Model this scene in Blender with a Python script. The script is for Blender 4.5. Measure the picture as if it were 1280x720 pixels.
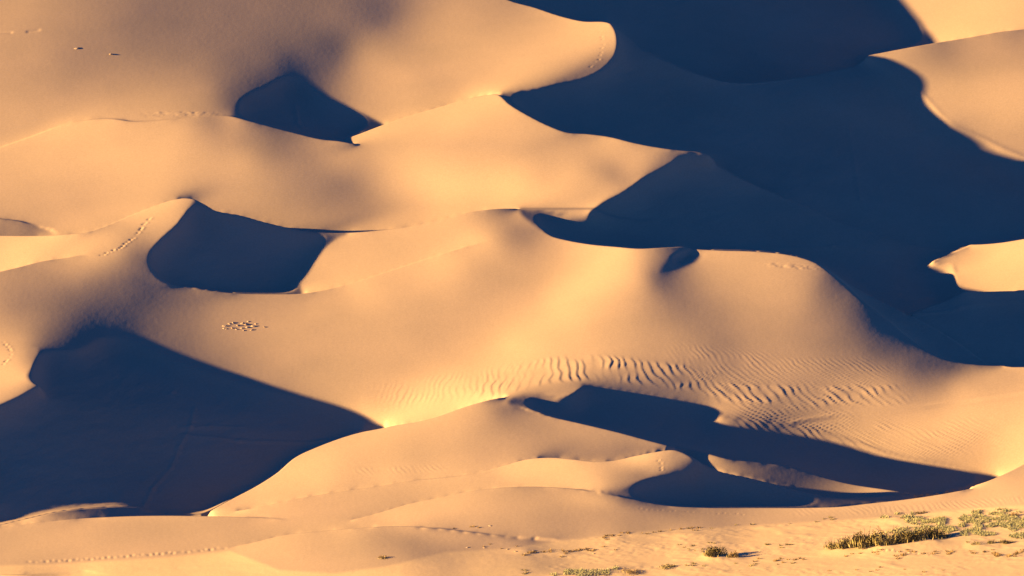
import bpy, bmesh, math, random, time
import numpy as np
for o in list(bpy.data.objects): bpy.data.objects.remove(o)
scene = bpy.context.scene; C = scene.collection
rad = math.radians
# ---------------------------------------------------------------- camera
PITCH = rad(10.0); FPX = 8132.0; SC = 0.15           # 0.15 m of ground per picture unit at the middle of the dunes
cam_d = bpy.data.cameras.new('camera'); cam = bpy.data.objects.new('camera', cam_d); C.objects.link(cam)
cam.location = (0, -FPX*math.cos(PITCH)*SC, FPX*math.sin(PITCH)*SC)
cam.rotation_euler = (rad(90)-PITCH, 0, 0)
cam_d.angle = 2*math.atan(640.0/FPX); cam_d.clip_start = 1.0; cam_d.clip_end = 30000.0
scene.camera = cam
# ---------------------------------------------------------------- sun and sky
ALPHA = rad(3.0)                                    # the sun stands to the left, a little behind the camera
SUN_E = math.atan((0.122*math.cos(ALPHA)+math.sin(ALPHA)*math.sin(PITCH))/math.cos(PITCH))
to_sun = (-math.cos(ALPHA)*math.cos(SUN_E), -math.sin(ALPHA)*math.cos(SUN_E), math.sin(SUN_E))
sun_d = bpy.data.lights.new('sun', 'SUN'); sun = bpy.data.objects.new('sun', sun_d); C.objects.link(sun)
sun_d.energy = 5.0; sun_d.angle = rad(0.5); sun_d.color = (1.0, 0.58, 0.205)
from mathutils import Vector
sun.rotation_euler = Vector(to_sun).to_track_quat('Z', 'Y').to_euler(); sun.location = (-300, -50, 200)
world = bpy.data.worlds.new('World'); scene.world = world; world.use_nodes = True
wn = world.node_tree.nodes; bg = wn['Background']
sky = wn.new('ShaderNodeTexSky'); sky.sky_type = 'NISHITA'; sky.sun_disc = False
sky.sun_elevation = SUN_E; sky.sun_rotation = math.atan2(to_sun[0], to_sun[1])
sky.altitude = 2400; sky.dust_density = 0.0; sky.ozone_density = 6.0; sky.air_density = 0.8
tint = wn.new('ShaderNodeMix'); tint.data_type = 'RGBA'; tint.blend_type = 'MULTIPLY'; tint.inputs['Factor'].default_value = 1.0
tint.inputs['B'].default_value = (0.66, 0.76, 0.88, 1)    # the photograph's cold balance
world.node_tree.links.new(sky.outputs[0], tint.inputs['A']); world.node_tree.links.new(tint.outputs['Result'], bg.inputs[0]); bg.inputs[1].default_value = 0.05
scene.view_settings.view_transform = 'Standard'; scene.view_settings.look = 'None'
scene.view_settings.exposure = 2.0; scene.view_settings.gamma = 1.0; scene.view_settings.use_curve_mapping = False
scene.cycles.diffuse_bounces = 1; scene.cycles.sample_clamp_indirect = 0.03
R = math.radians
# ---------------------------------------------------------------- view and sun
PITCH = R(10.0); FPX = 8132.0; UC, VC = 640.0, 360.0
ALPHA = R(3.0)
SUN_E = math.atan((0.122*math.cos(ALPHA)+math.sin(ALPHA)*math.sin(PITCH))/math.cos(PITCH))
# ---------------------------------------------------------------- traced crest lines (photograph coordinates)
SL = {}
SL['far'] = [(560,-60),(600,-22),(638,0),(670,9),(700,19),(730,26),(763,28),(775,33),(800,49),(837,67),(875,82),(905,90),(931,92),(969,89),(1010,84),(1040,78),(1075,70.5),(1100,65.6),(1165,53.6),(1212,46),(1250,39),(1280,35.6),(1400,14),(1500,0)]
SL['bowl'] = [(430,174),(450,166.5),(480,155),(512,144),(550,133),(587,122),(610,118),(621,117),(640,131),(662,144),(685,155.6),(711,165),(737,167),(764,170.6),(794,178),(820,183),(850,187),(880,190),(891,193.5),(924,210),(961,227),(1010,247.5),(1062,270),(1100,283),(1137,294),(1175,301),(1212,304.5),(1250,302.6),(1280,298),(1340,288),(1500,270)]
SL['left_hill'] = [(-220,235),(-100,212),(0,184),(37,171),(75,157),(112,149),(139,147.5),(169,151),(195,150),(225,147.4),(262,144.5),(289,144.5),(311,150),(337,157),(367,165),(405,174),(429,176.5),(446,180)]
SL['knob'] = [(-220,285),(-100,268),(-40,268),(0,272.6),(22,275.6),(49,283),(77,292.3)]
SL['peak'] = [(-220,300),(-100,296),(0,293.8),(37,294),(75,292.5),(109,289),(142,277.5),(169,266),(195,256),(217,249),(232,247),(244,248.6),(262,259),(270,262),(300,268),(337,278),(375,286),(412,290),(446,289.5),(480,286.5),(512,282.5),(550,274),(587,264.5),(625,260),(646,260)]
SL['main'] = [(676,286),(689,294),(711,300),(737.5,304.5),(775,308),(797.5,310),(834,308.5),(856,308),(871,310.5),(894,312),(950,314),(987,318),(1006,322.5),(1029,331),(1062,347),(1119,373),(1175,402),(1212,427),(1240,449),(1262,457.5),(1280,458),(1360,452),(1500,440)]
SL['lobe'] = [(215,356),(245,360),(270,364),(300,366.3),(337,367),(379,366),(405,362),(437,354),(475,342),(512,330),(550,317.5),(587,307),(610,301)]
SL['shelf'] = [(-220,372),(-100,356),(0,338.5),(22,333.5),(52,326),(86,321.5),(112,318)]
SL['front'] = [(255,642.5),(270,634),(292,622),(322,606),(345,591),(367.5,572),(397,558),(431,545.5),(450,540),(475,535),(494,531),(524,526),(550,519),(569,512),(595,503.5),(614,498.5),(632,495)]
SL['hollow'] = [(648,508),(681,518.5),(719,527),(775,540),(831,554.5),(880,564.5),(912,573),(950,577.5),(987,582.5),(1010,589),(1032,596),(1062,604),(1100,610),(1137,614.5),(1175,614),(1205,609),(1231,602),(1246,596),(1265,587),(1290,573),(1320,556),(1360,532),(1410,500)]
SL['nose'] = [(296,638),(319,634),(375,622),(431,613),(480,606),(512,600.5),(557,596),(599,590.6),(625,583),(662,573),(692,571.3),(719,573.5),(745,576),(767,575),(794,569),(820,564),(846,562),(860,567),(875,576),(901,587),(931,594.5),(969,604),(1006,614),(1036,620.5),(1080,620.5),(1134,618),(1175,613),(1205,607.5)]
SL['mound'] = [(440,650),(475,640),(512,629),(550,621),(587,613.5),(625,609),(662,607.5),(692,608.2),(722,611),(756,617),(794,624),(831,631),(880,634),(950,634.3),(1010,634),(1055,632.5),(1085,629),(1134,623.5),(1180,616.5),(1215,610)]
SL['low_back'] = [(-220,700),(-100,678),(0,656),(37,647),(75,638.6),(112,635),(150,633),(187,634),(210,636),(226,639.2)]
SL['low_front'] = [(-220,690),(-100,672),(0,659.5),(37,654),(94,648),(150,645),(187,644),(255,644.3),(300,645.3),(356,649)]
SL['ledge'] = [(282,686),(319,677),(356,668),(397,663.5),(437,660),(475,657.3),(512,657),(550,660),(587,664.5),(625,669),(662,673),(698,675.5)]
SL['foot'] = [(-60,718),(0,716.5),(60,715.3),(112,715.5),(135,716.5)]
SL['right_ridge'] = [(1128,384),(1150,375),(1172,367),(1195,362.5),(1231,363.5),(1280,361.3),(1400,356),(1500,352)]
def sub(name, u0, u1):
    p = SL[name]; out = [q for q in p if min(u0,u1) <= q[0] <= max(u0,u1)]
    return out if u0 < u1 else out[::-1]
# ---------------------------------------------------------------- traced shadows
SH = []
SH.append(sub('far',638,1164) + [(1164,52),(1152,32),(1137,15),(1124,0),(1100,-30),(1075,-120),(560,-120),(600,-22)])
SH.append([(763,28),(769.5,37.5),(772,52.5),(769.5,67.5),(760,80.6),(749,89),(730,97),(700,103),(670,109.5),(647.5,112.5),(621,116.5)] + sub('bowl',621,1300)
          + [(1330,290),(1500,300),(1500,270),(1400,240),(1340,218),(1280,195),(1250,182),(1231,172.5),(1205,161),(1190,154),(1175,139),(1156,118),(1137,101),(1119,88),(1075.6,70.5)] + sub('far',1060,764))
SH.append([(290.6,141),(296,127.5),(311,116),(334,107),(352,96),(364,92),(375,96),(390,109),(405,120),(431,131),(457,144),(478,155)] + sub('bowl',470,429) + sub('left_hill',430,288))
SH.append([(649,261.5),(681,264.5),(711,269),(736,269.5),(739,264),(745,259),(756,251),(775,242),(790,232.5),(805,221),(824,212),(839,204),(850,197),(870,197.5),(884,196.5),(891,194)] + sub('bowl',900,1214)
          + [(1212,309),(1190,315),(1168,321),(1160,323.2),(1174,326),(1190,328.5),(1197,336),(1194,347),(1196,358),(1205,362),(1231,363.5),(1280,361),(1400,356),(1500,352),(1500,440),(1360,452)] + sub('main',1290,676) + [(659,274),(651,267)])
SH.append([(1006,322.5),(1025,332),(1044,345),(1062,362),(1081,379),(1100,394),(1119,409),(1137,424),(1160,439),(1182,450),(1205,455),(1231,458),(1262,457.5)] + sub('main',1250,1010))
SH.append([(824,341),(827.5,334),(839,320.6),(850,315),(865,312.5),(873,314.5),(876,319),(871,325.5),(854,334),(835,339.5)])
SH.append([(244,249),(232,266),(221,281),(206,294),(196,304),(187,314),(183,324),(188,337),(197,348),(212,356),(232,358.5),(270,364),(300,366.3),(337,367),(379,366),(377,362),(371,354),(382,345),(390,334),(397.5,321),(405,307.5),(420,298),(442,290)] + sub('peak',430,250))
SH.append([(49,435),(75,437),(101,435),(112,429),(124,421),(150,420),(169,426),(187,435),(210,446),(232,455),(281,470),(319,482),(375,495),(424,508),(450,519),(465,527),(484,533.5)] + sub('front',480,254)
          + [(232,641)] + sub('low_back',230,-230) + [(-220,600),(-100,548),(0,506),(22,496),(41,487),(54,482.5),(36,473.5),(33,469.5),(39,461),(45,450)])
SH.append([(168,638),(190,634.5)] + [(205,635.5),(226,639.2),(254,643)] + [(225,644),(187,643),(168,641)])
SH.append([(634,504),(638,498),(648,494.5),(659,493.5),(681,494.5),(700,496.5),(711,494.5),(722,488),(728,480),(775,488),(831,498),(875,505.5),(888,510),(899,519),(924,524),(961,528),(995,532),(1032,540),(1062,549),(1100,562),(1137,572),(1175,579),(1212,587),(1246,595.5)] + sub('hollow',1240,648) + [(640,506)])
SH.append([(782,611),(790,605.6),(809,598),(831,593),(857,589.5),(867,585),(869.5,579),(866,572),(860,567)] + sub('nose',870,1037) + [(1060,620.7),(1080,621),(1134,618.5),(1146,620.5)] + sub('mound',1134,700) + [(730,611.5),(760,614)])
SH.append(sub('ledge',512,698) + [(676,675.5),(641,673.5),(606,669.5),(569,664.5),(531,660)])
SH.append([(-40,717.6),(0,716.5),(60,715.3),(112,715.5),(90,719),(50,724),(0,722)])
# ---------------------------------------------------------------- tone of the lit sand (u, v, luma as seen)
TONE = [
(30,10,165),(100,80,143),(180,40,126),(260,60,122),(330,80,114),(380,60,106),(250,110,148),(20,100,165),(20,150,178),(120,130,168),(200,130,168),(260,128,140),(420,20,122),(470,8,102),(480,30,109),(560,20,168),(420,60,92),(412,85,106),(460,70,165),(500,100,178),(450,122,165),(550,90,178),(560,115,172),(620,70,185),(700,70,198),(740,60,205),(758,42,200),(690,22,178),(640,10,156),(600,105,188),(680,95,205),(360,80,62),(300,112,100),(282,130,100),(330,97,95),(400,105,106),(-100,60,165),(-100,150,180),
(560,150,200),(610,130,205),(500,165,195),(460,172,195),(650,152,195),(700,178,188),(760,188,188),(820,189,182),(870,193,178),
(50,190,202),(130,165,205),(220,160,195),(290,153,180),(272,162,150),(310,170,138),(345,182,132),(385,200,146),(420,220,158),(300,200,180),(200,200,195),(50,220,192),(0,230,187),(100,250,180),(250,230,180),(330,260,180),(430,270,180),(460,190,165),(400,180,165),(480,230,178),(560,200,182),(600,230,172),(560,260,184),(680,220,170),(740,206,165),(765,215,152),(700,240,192),(800,218,212),(765,239,214),(725,262,212),(835,203,200),(680,256,200),(640,252,190),(-100,240,190),
(0,285,85),(35,289,97),(-80,282,122),
(20,310,214),(100,302,214),(180,272,208),(225,254,198),(236,257,168),(200,285,185),(140,312,185),(-100,320,210),
(460,310,188),(430,340,192),(550,290,192),(632,272,97),(618,274,140),(645,285,122),(600,300,200),(400,345,185),
(450,357,203),(400,366,190),(550,325,207),(610,305,195),(500,370,180),(600,340,173),(690,318,178),(780,322,212),(740,350,214),(700,385,216),(640,430,216),(570,490,206),(520,518,195),(600,400,180),(660,370,180),(540,440,180),(760,400,186),(800,350,190),(828,352,97),(812,345,122),(845,352,122),(850,400,143),(800,440,168),(700,430,195),(900,340,174),(950,370,172),(1000,370,165),(900,430,131),(1000,420,143),(1050,430,122),(1050,390,122),(1100,440,92),(1020,345,156),(960,330,178),(885,325,176),(1150,455,97),(1190,464,122),(1030,350,106),(1080,400,80),
(250,370,122),(150,350,114),(120,380,106),(200,400,114),(60,350,140),(20,385,140),(280,390,156),(300,430,156),(380,420,175),(450,430,180),(400,480,178),(470,505,190),(330,460,168),(230,430,126),(160,408,84),(90,422,75),(25,430,180),(42,445,122),(20,470,205),(10,490,204),(0,450,195),(350,382,172),(420,380,180),(-100,450,195),(-100,400,165),(135,326,145),(155,329,112),(170,318,96),(174,334,88),(150,338,120),
(720,460,192),(620,488,192),(560,505,196),(840,480,182),(900,490,182),(1000,495,190),(1100,487,192),(1200,482,197),(1260,466,178),(1290,480,192),(1050,512,195),(1150,525,195),(1200,545,197),(1265,545,202),(1235,580,188),(1265,590,192),(1100,548,190),(1180,572,186),(690,487,197),(720,480,190),(650,490,192),(780,465,182),
(330,620,202),(400,575,202),(480,545,197),(560,525,190),(600,512,175),(626,508,106),(612,512,153),(450,580,190),(520,570,185),(600,560,176),(550,590,196),(480,597,206),(400,607,206),(650,540,160),(700,550,165),(780,562,165),(700,565,166),(620,545,170),(850,564,160),(910,580,165),(960,590,163),(1000,605,163),(1050,614,168),(1100,619,192),
(700,585,208),(800,578,211),(850,570,205),(640,590,205),(820,588,200),(740,602,200),(800,596,140),(775,604,140),(600,602,190),(400,635,180),(500,617,180),(320,645,180),(620,604,186),(450,632,180),
(560,640,186),(600,640,180),(500,650,196),(650,630,160),(650,650,165),(700,630,131),(750,640,122),(800,645,114),(850,645,106),(900,645,122),(950,645,156),(1050,642,180),(1000,645,172),(1150,628,196),(1250,610,204),(640,662,160),(700,662,150),
(100,665,180),(30,668,186),(200,660,176),(300,660,176),(400,655,186),(150,682,180),(20,655,160),(75,643,118),(150,638,62),(112,640,98),
(300,697,196),(400,680,182),(480,664,114),(520,673,97),(600,680,106),(660,685,126),(450,695,182),(400,705,186),(350,675,196),(560,664,88),
(100,708,186),(300,712,182),(500,700,175),(600,705,178),(750,680,184),(850,672,188),(950,672,186),(1050,662,182),(1150,660,182),(1000,690,182),(900,710,182),(1200,690,178),(1150,710,180),(1250,700,178),(750,700,180),(650,699,172),
(1240,20,206),(1175,20,202),(1200,40,206),(1100,72,190),(1150,78,165),(1180,64,140),(1240,55,165),(1270,46,143),(1200,110,176),(1250,140,182),(1250,90,172),(1150,105,172),(1275,180,178),(1400,100,175),
(1250,320,216),(1210,320,198),(1240,350,214),(1280,330,216),(1203,346,195),(1180,322,185),
]
# ---------------------------------------------------------------- helpers
def lin(Y): 
    c = np.asarray(Y, float)/255.0
    return np.where(c <= .04045, c/12.92, ((c+.055)/1.055)**2.4)
def tone_to_slope(Y):
    Y = 168+1.2*(np.asarray(Y, float)-168)
    s = np.clip((lin(np.maximum(Y, 40))-0.03)/(lin(225)-0.03), 0.02, 1.12)*math.sin(R(28))
    return np.arcsin(s) - SUN_E
def smooth_line(p, step=3.0, closed=False, corner=48):
    p = np.array(p, float); keep = np.r_[True, np.hypot(*(np.diff(p, axis=0).T)) > 0.8]; p = p[keep]
    n = len(p); d = np.diff(np.vstack([p, p[:1]]) if closed else p, axis=0)
    tan = np.zeros((n, 2, 2))
    for i in range(n):
        a = d[i-1] if (i > 0 or closed) else None
        b = d[i] if i < len(d) else None
        if a is None: a = b
        if b is None: b = a
        ang = math.degrees(abs((math.atan2(b[1],b[0])-math.atan2(a[1],a[0])+math.pi)%(2*math.pi)-math.pi))
        if ang > corner: tan[i,0] = a/np.hypot(*a); tan[i,1] = b/np.hypot(*b)
        else:
            la, lb = np.hypot(*a), np.hypot(*b)
            t = (a/la*lb + b/lb*la)/(la+lb); tan[i,0] = tan[i,1] = t
    out = []
    for i in range(len(d)):
        j = (i+1) % n; L = np.hypot(*d[i]); k = max(1, int(L/step))
        t = (np.arange(k)/k)[:,None]; m0 = tan[i,1]*L; m1 = tan[j,0]*L
        out.append((2*t**3-3*t**2+1)*p[i]+(t**3-2*t**2+t)*m0+(-2*t**3+3*t**2)*p[j]+(t**3-t**2)*m1)
    if not closed: out.append(p[-1:])
    return np.vstack(out)
def coverage(poly, us, vs, ss=4):
    """anti-aliased polygon mask sampled at cells centred on us x vs"""
    du, dv = us[1]-us[0], vs[1]-vs[0]; cov = np.zeros((len(vs), len(us)))
    a = poly; b = np.roll(poly, -1, axis=0)
    usub = (us[:,None] + du*((np.arange(ss)+.5)/ss-.5)[None]).ravel()
    for j, v in enumerate(vs):
        for k in range(ss):
            vv = v + dv*((k+.5)/ss-.5)
            m = (a[:,1] <= vv) != (b[:,1] <= vv)
            if not m.any(): continue
            x = np.sort(a[m,0] + (vv-a[m,1])/(b[m,1]-a[m,1])*(b[m,0]-a[m,0]))
            ins = (np.searchsorted(x, usub) % 2).reshape(-1, ss).mean(1)
            cov[j] += ins/ss
    return cov
def cuts(us, vs, lines):
    """links of the grid cut by the crest lines, and where the vertical ones are cut"""
    nu, nv = len(us), len(vs); du, dv = us[1]-us[0], vs[1]-vs[0]
    cv = np.full((nv-1, nu), np.nan); ch = np.zeros((nv, nu-1), bool); jr = np.zeros((nv-1, nu))
    for nm, ln in lines.items():
        ju = JREQ.get(nm, [(0, 0), (1, 0)]); k0, k1 = ln[0], ln[-1]
        for (x0,y0),(x1,y1) in zip(ln[:-1], ln[1:]):
            if x0 != x1:
                lo, hi = min(x0,x1), max(x0,x1)
                for i in range(max(0,math.ceil((lo-us[0])/du)), min(nu-1,math.floor((hi-us[0])/du))+1):
                    y = y0+(us[i]-x0)/(x1-x0)*(y1-y0); j = math.floor((y-vs[0])/dv)
                    if 0 <= j < nv-1: cv[j,i] = y; jr[j,i] = max(np.interp(us[i], [q[0] for q in ju], [q[1] for q in ju]), 24*min(1, math.hypot(us[i]-k0[0],y-k0[1])/50, math.hypot(us[i]-k1[0],y-k1[1])/50))
            if y0 != y1:
                lo, hi = min(y0,y1), max(y0,y1)
                for j in range(max(0,math.ceil((lo-vs[0])/dv)), min(nv-1,math.floor((hi-vs[0])/dv))+1):
                    x = x0+(vs[j]-y0)/(y1-y0)*(x1-x0); i = math.floor((x-us[0])/du)
                    if 0 <= i < nu-1: ch[j,i] = True
    return cv, ch, jr
def cg(A, b, x, n, M, tol=1e-5):
    r = b-A(x); z = r/M; p = z.copy(); rz = (r*z).sum(); r0 = math.sqrt((b*b/M).sum())+1e-12
    for k in range(n):
        Ap = A(p); a = rz/(p*Ap).sum(); x += a*p; r -= a*Ap; z = r/M; rn = (r*z).sum()
        if math.sqrt(rn) < tol*r0: break
        p = z+(rn/rz)*p; rz = rn
    return x, k
def up2(a, shape):
    """bilinear resize of node grid"""
    for ax in (0,1):
        n0, n1 = a.shape[ax], shape[ax]; t = np.linspace(0, n0-1, n1); i = np.minimum(t.astype(int), n0-2); f = t-i
        a = np.moveaxis(a, ax, 0); f = f.reshape(-1,1); a = a[i]*(1-f)+a[i+1]*f; a = np.moveaxis(a, 0, ax)
    return a
def prolong(a, cv, ch):
    """coarse nodes to the twice finer grid, never across a crest line"""
    nv, nu = ch.shape[0], cv.shape[1]; f = np.full((nv,nu), np.nan); f[::2,::2] = a
    okv, okh = np.isnan(cv), ~ch
    def spread(mask_only_nan):
        s = np.zeros((nv,nu)); n = np.zeros((nv,nu)); g = ~np.isnan(f); z = np.where(g, f, 0)
        w = okh & g[:,:-1]; s[:,1:] += w*z[:,:-1]; n[:,1:] += w
        w = okh & g[:,1:];  s[:,:-1] += w*z[:,1:]; n[:,:-1] += w
        w = okv & g[:-1];   s[1:] += w*z[:-1]; n[1:] += w
        w = okv & g[1:];    s[:-1] += w*z[1:]; n[:-1] += w
        return s, n
    for k in range(60):
        bad = np.isnan(f)
        if not bad.any(): break
        s, n = spread(True); fill = bad & (n > 0) if k else bad & (n > 1)
        if k and not fill.any(): break
        f[fill] = s[fill]/n[fill]
    bad = np.isnan(f)
    if bad.any(): f[bad] = up2(a, (nv,nu))[bad]
    return f
def blur(a, n=1):
    for _ in range(n):
        a = np.pad(a, 1, mode='edge'); a = (a[:-2]+2*a[1:-1]+a[2:])/4; a = (a[:,:-2]+2*a[:,1:-1]+a[:,2:])/4
    return a
JREQ = {'peak': [(225,0),(245,20),(270,50),(380,70),(446,60),(500,40),(560,20),(620,0)], 'nose': [(600,0),(700,60),(780,120),(860,180),(960,140),(1036,95),(1120,50),(1205,0)]}      # depth hidden behind a crest, at least
U0, U1, V0, V1 = -184.3713, 1463.6287, -88.2371, 791.7629
LINES = {k: smooth_line(v) for k, v in SL.items()}
POLYS = [smooth_line(p, closed=True) for p in SH]
OFFS = {1: -.004, 7: -.014, 9: -.014}                                     # radians above (-: below) the sun's own slope inside a shadow
BIAS = []
def level(step):
    us = np.arange(U0, U1+1e-6, step); vs = np.arange(V0, V1+1e-6, step)
    cv, ch, jr = cuts(us, vs, LINES)
    uc, vc = us[:-1]+step/2, vs[:-1]+step/2
    sh = np.zeros((len(vc), len(uc))); of = np.zeros_like(sh)
    for k, p in enumerate(POLYS):
        q = coverage(p, uc, vc); sh = np.minimum(1, sh + q); of += q*OFFS.get(k, -.006)
    for p, q in BIAS: of += coverage(p, uc, vc)*q*sh
    return us, vs, cv, ch, jr, sh, of
def tone_field(us, vs, cv, ch, sh, prev, iters):
    """lit slope spread from the tone samples over cells, not across crest lines or shadows"""
    step = us[1]-us[0]; nv, nu = sh.shape
    lit = sh < .5
    # cell-to-cell links: horizontal neighbour link crosses vertical node-link at us[i+1]
    wh = np.where(np.isnan(cv[:,1:-1]), 1., 0.)*np.where(lit[:,1:]&lit[:,:-1],1.,.002)
    wv = np.where(ch[1:-1,:], 0., 1.)*np.where(lit[1:]&lit[:-1],1.,.002)
    full = np.isnan(cv[:,1:])&np.isnan(cv[:,:-1])&~ch[1:]&~ch[:-1]
    wh *= np.where(full[:,1:]&full[:,:-1], 1, .002); wv *= np.where(full[1:]&full[:-1], 1, .002); lit &= full
    num = np.zeros((nv,nu)); den = np.zeros((nv,nu)); rad = max(8.0, step)
    uc = us[:-1]+step/2; vc = vs[:-1]+step/2
    for (u,v,Y) in TONE:
        i0 = int((u-us[0])/step); j0 = int((v-vs[0])/step); k = int(rad/step)+1
        if not (0 <= i0 < nu and 0 <= j0 < nv): continue
        a, b = max(0,j0-k), j0+k+1; c, d = max(0,i0-k), i0+k+1
        g = np.exp(-((uc[None,c:d]-u)**2/2+(vc[a:b,None]-v)**2*2)/(rad*.6)**2)*lit[a:b,c:d]
        num[a:b,c:d] += g*float(tone_to_slope(Y)); den[a:b,c:d] += g
    wd = .6*(step/4)**2
    wh *= .05; wv *= .05; kb = (30/step)**2/.05
    bh, bv = (kb*wh[:,1:]*wh[:,:-1]).T, kb*wv[1:]*wv[:-1]
    def A(x):
        o = (wd*den+1e-7)*x
        d = (x[:,1:]-x[:,:-1])*wh; o[:,1:] += d; o[:,:-1] -= d
        d = (x[1:]-x[:-1])*wv; o[1:] += d; o[:-1] -= d
        for (wb, a, oo) in ((bh, x.T, o.T), (bv, x, o)):
            q = wb*(a[2:]-2*a[1:-1]+a[:-2]); oo[2:] += q; oo[1:-1] -= 2*q; oo[:-2] += q
        return o
    M = wd*den+1e-7
    M[:,1:] += wh; M[:,:-1] += wh; M[1:] += wv; M[:-1] += wv
    for (wb, oo) in ((bh, M.T), (bv, M)): oo[2:] += wb; oo[1:-1] += 4*wb; oo[:-2] += wb
    x, k = cg(A, wd*num, prev, iters, M, 1e-4)
    return x
SHIFT_A = 54.
WV, WH, WX, WS, LO, WB, AL, ANCHOR, JUMP = .08, .004, .4, 3., 1.1, .08, .8, .004, 2.3
def cpref(us, vs):
    v = vs[:,None]+0*us[None]
    return 3.2 + 1.3*np.clip((v-635)/70, 0, 1)
class Level:
    """the depth equations on one grid: y falls in with the slope along the sun, cut open along the crest lines"""
    def __init__(L, step, sl):
        L.step = step; L.us, L.vs, L.cv, L.ch, L.jr, L.sh, of = us, vs, cv, ch, jr, sh, of = level(step); L.nv, L.nu = nv, nu = len(vs), len(us)
        sl = np.full(sh.shape, .05) if sl is None else up2(sl, sh.shape)
        L.sl = sl = tone_field(us, vs, cv, ch, sh, sl.copy(), {8.0: 2500, 4.0: 900, 2.0: 120}[step])
        L.phi = sl*(1-sh) + (-SUN_E)*sh + of
        th = PITCH + np.arctan((vs[:-1]+step/2-VC)/FPX)[:,None]
        L.ca, L.sa = ca, sa = math.cos(ALPHA), math.sin(ALPHA)
        m = np.tan(L.phi)*np.cos(th) + sa*np.sin(th)        # rise in the picture per unit along the sun
        L.okv = okv = np.isnan(cv).astype(float); L.okh = okh = (~ch).astype(float)
        full = (okv[:,1:]*okv[:,:-1]*okh[1:]*okh[:-1]) > 0
        mb, sb, mt, st_ = m.copy(), sh.copy(), m.copy(), sh.copy()      # what lies below / above a crest line
        for q in range(nv-3, -1, -1): mb[q] = np.where(full[q], m[q], mb[q+1]); sb[q] = np.where(full[q], sh[q], sb[q+1])
        for q in range(1, nv-1): mt[q] = np.where(full[q], m[q], mt[q-1]); st_[q] = np.where(full[q], sh[q], st_[q-1])
        c = cpref(us, vs[:-1]+step/2); cc = .5*(c[:,1:]+c[:,:-1])
        tgt_u = (sa - m*cc)/ca
        tu = np.zeros((nv, nu-1)); nn = np.zeros((nv, nu-1))
        tu[1:] += tgt_u; nn[1:] += 1; tu[:-1] += tgt_u; nn[:-1] += 1; tu /= nn
        L.set = (mt, st_, mb, sb, c, tu); L.assemble(None)
        L.bh = (WB*okh[:,1:]*okh[:,:-1]*2/step**3).T if step < 4 else None; L.bv = WB*okv[1:]*okv[:-1]*2/step**3
        L.ew = np.zeros_like(okv); L.et = np.zeros_like(okv); L.mu = np.zeros_like(okv)
    def assemble(L, y):
        """the weighted equations; what y still misses of the slopes is asked for once more on top"""
        mt, st_, mb, sb, c, tu = L.set; nv, nu, ca, sa, okv, okh = L.nv, L.nu, L.ca, L.sa, L.okv, L.okh
        if y is None: L.lam = [np.zeros((nv-1,nu-1)) for _ in range(4)]
        else: dh = (y[:,1:]-y[:,:-1])/L.step; dv = (y[:-1]-y[1:])/L.step
        wv_ = WV*okv; wh_ = WH*okh
        L.Wh = wh_.copy(); L.Wv = wv_.copy(); L.Bh = wh_*tu; L.Bv = wv_*c; L.K = []
        for mm, ss, r0 in ((mt, st_, 0), (mb, sb, 1)):
            for c0 in (0, 1):
                rows = slice(r0, nv-1+r0); cols = slice(c0, nu-1+c0)
                wt = .25*(1+WS*ss)*okh[rows]*okv[:,cols]; lam = L.lam[r0*2+c0]
                if y is not None: np.clip(lam+AL*(sa-ca*dh[rows]-mm*dv[:,cols]), -.35, .35, out=lam)
                t = sa+lam
                L.Wh[rows] += wt*ca*ca; L.Wv[:,cols] += wt*mm*mm; L.K.append((rows, cols, wt*ca*mm, r0, c0))
                L.Bh[rows] += wt*ca*t; L.Bv[:,cols] += wt*mm*t
    def spread(L, gh, gv):
        o = np.zeros((L.nv,L.nu)); gh = gh/L.step; gv = gv/L.step
        o[:,1:] += gh; o[:,:-1] -= gh; o[:-1] += gv; o[1:] -= gv
        return o
    def A(L, x):
        dh = (x[:,1:]-x[:,:-1])/L.step; dv = (x[:-1]-x[1:])/L.step      # dv: upward
        gh = L.Wh*dh; gv = (L.Wv+L.ew)*dv
        for rows, cols, k, r0, c0 in L.K:
            gh[rows] += k*dv[:,cols]; gv[:,cols] += k*dh[rows]
        o = L.spread(gh, gv); o += 1e-7*x
        for (wb, ax) in ((L.bh,1),(L.bv,0)):
            if wb is None: continue
            a = x if ax == 0 else x.T
            oo = o if ax == 0 else o.T
            q = wb*(a[2:]-2*a[1:-1]+a[:-2]); oo[2:] += q; oo[1:-1] -= 2*q; oo[:-2] += q
        return o
    def rhs(L): return L.spread(L.Bh, L.Bv+L.ew*L.et)
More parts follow.
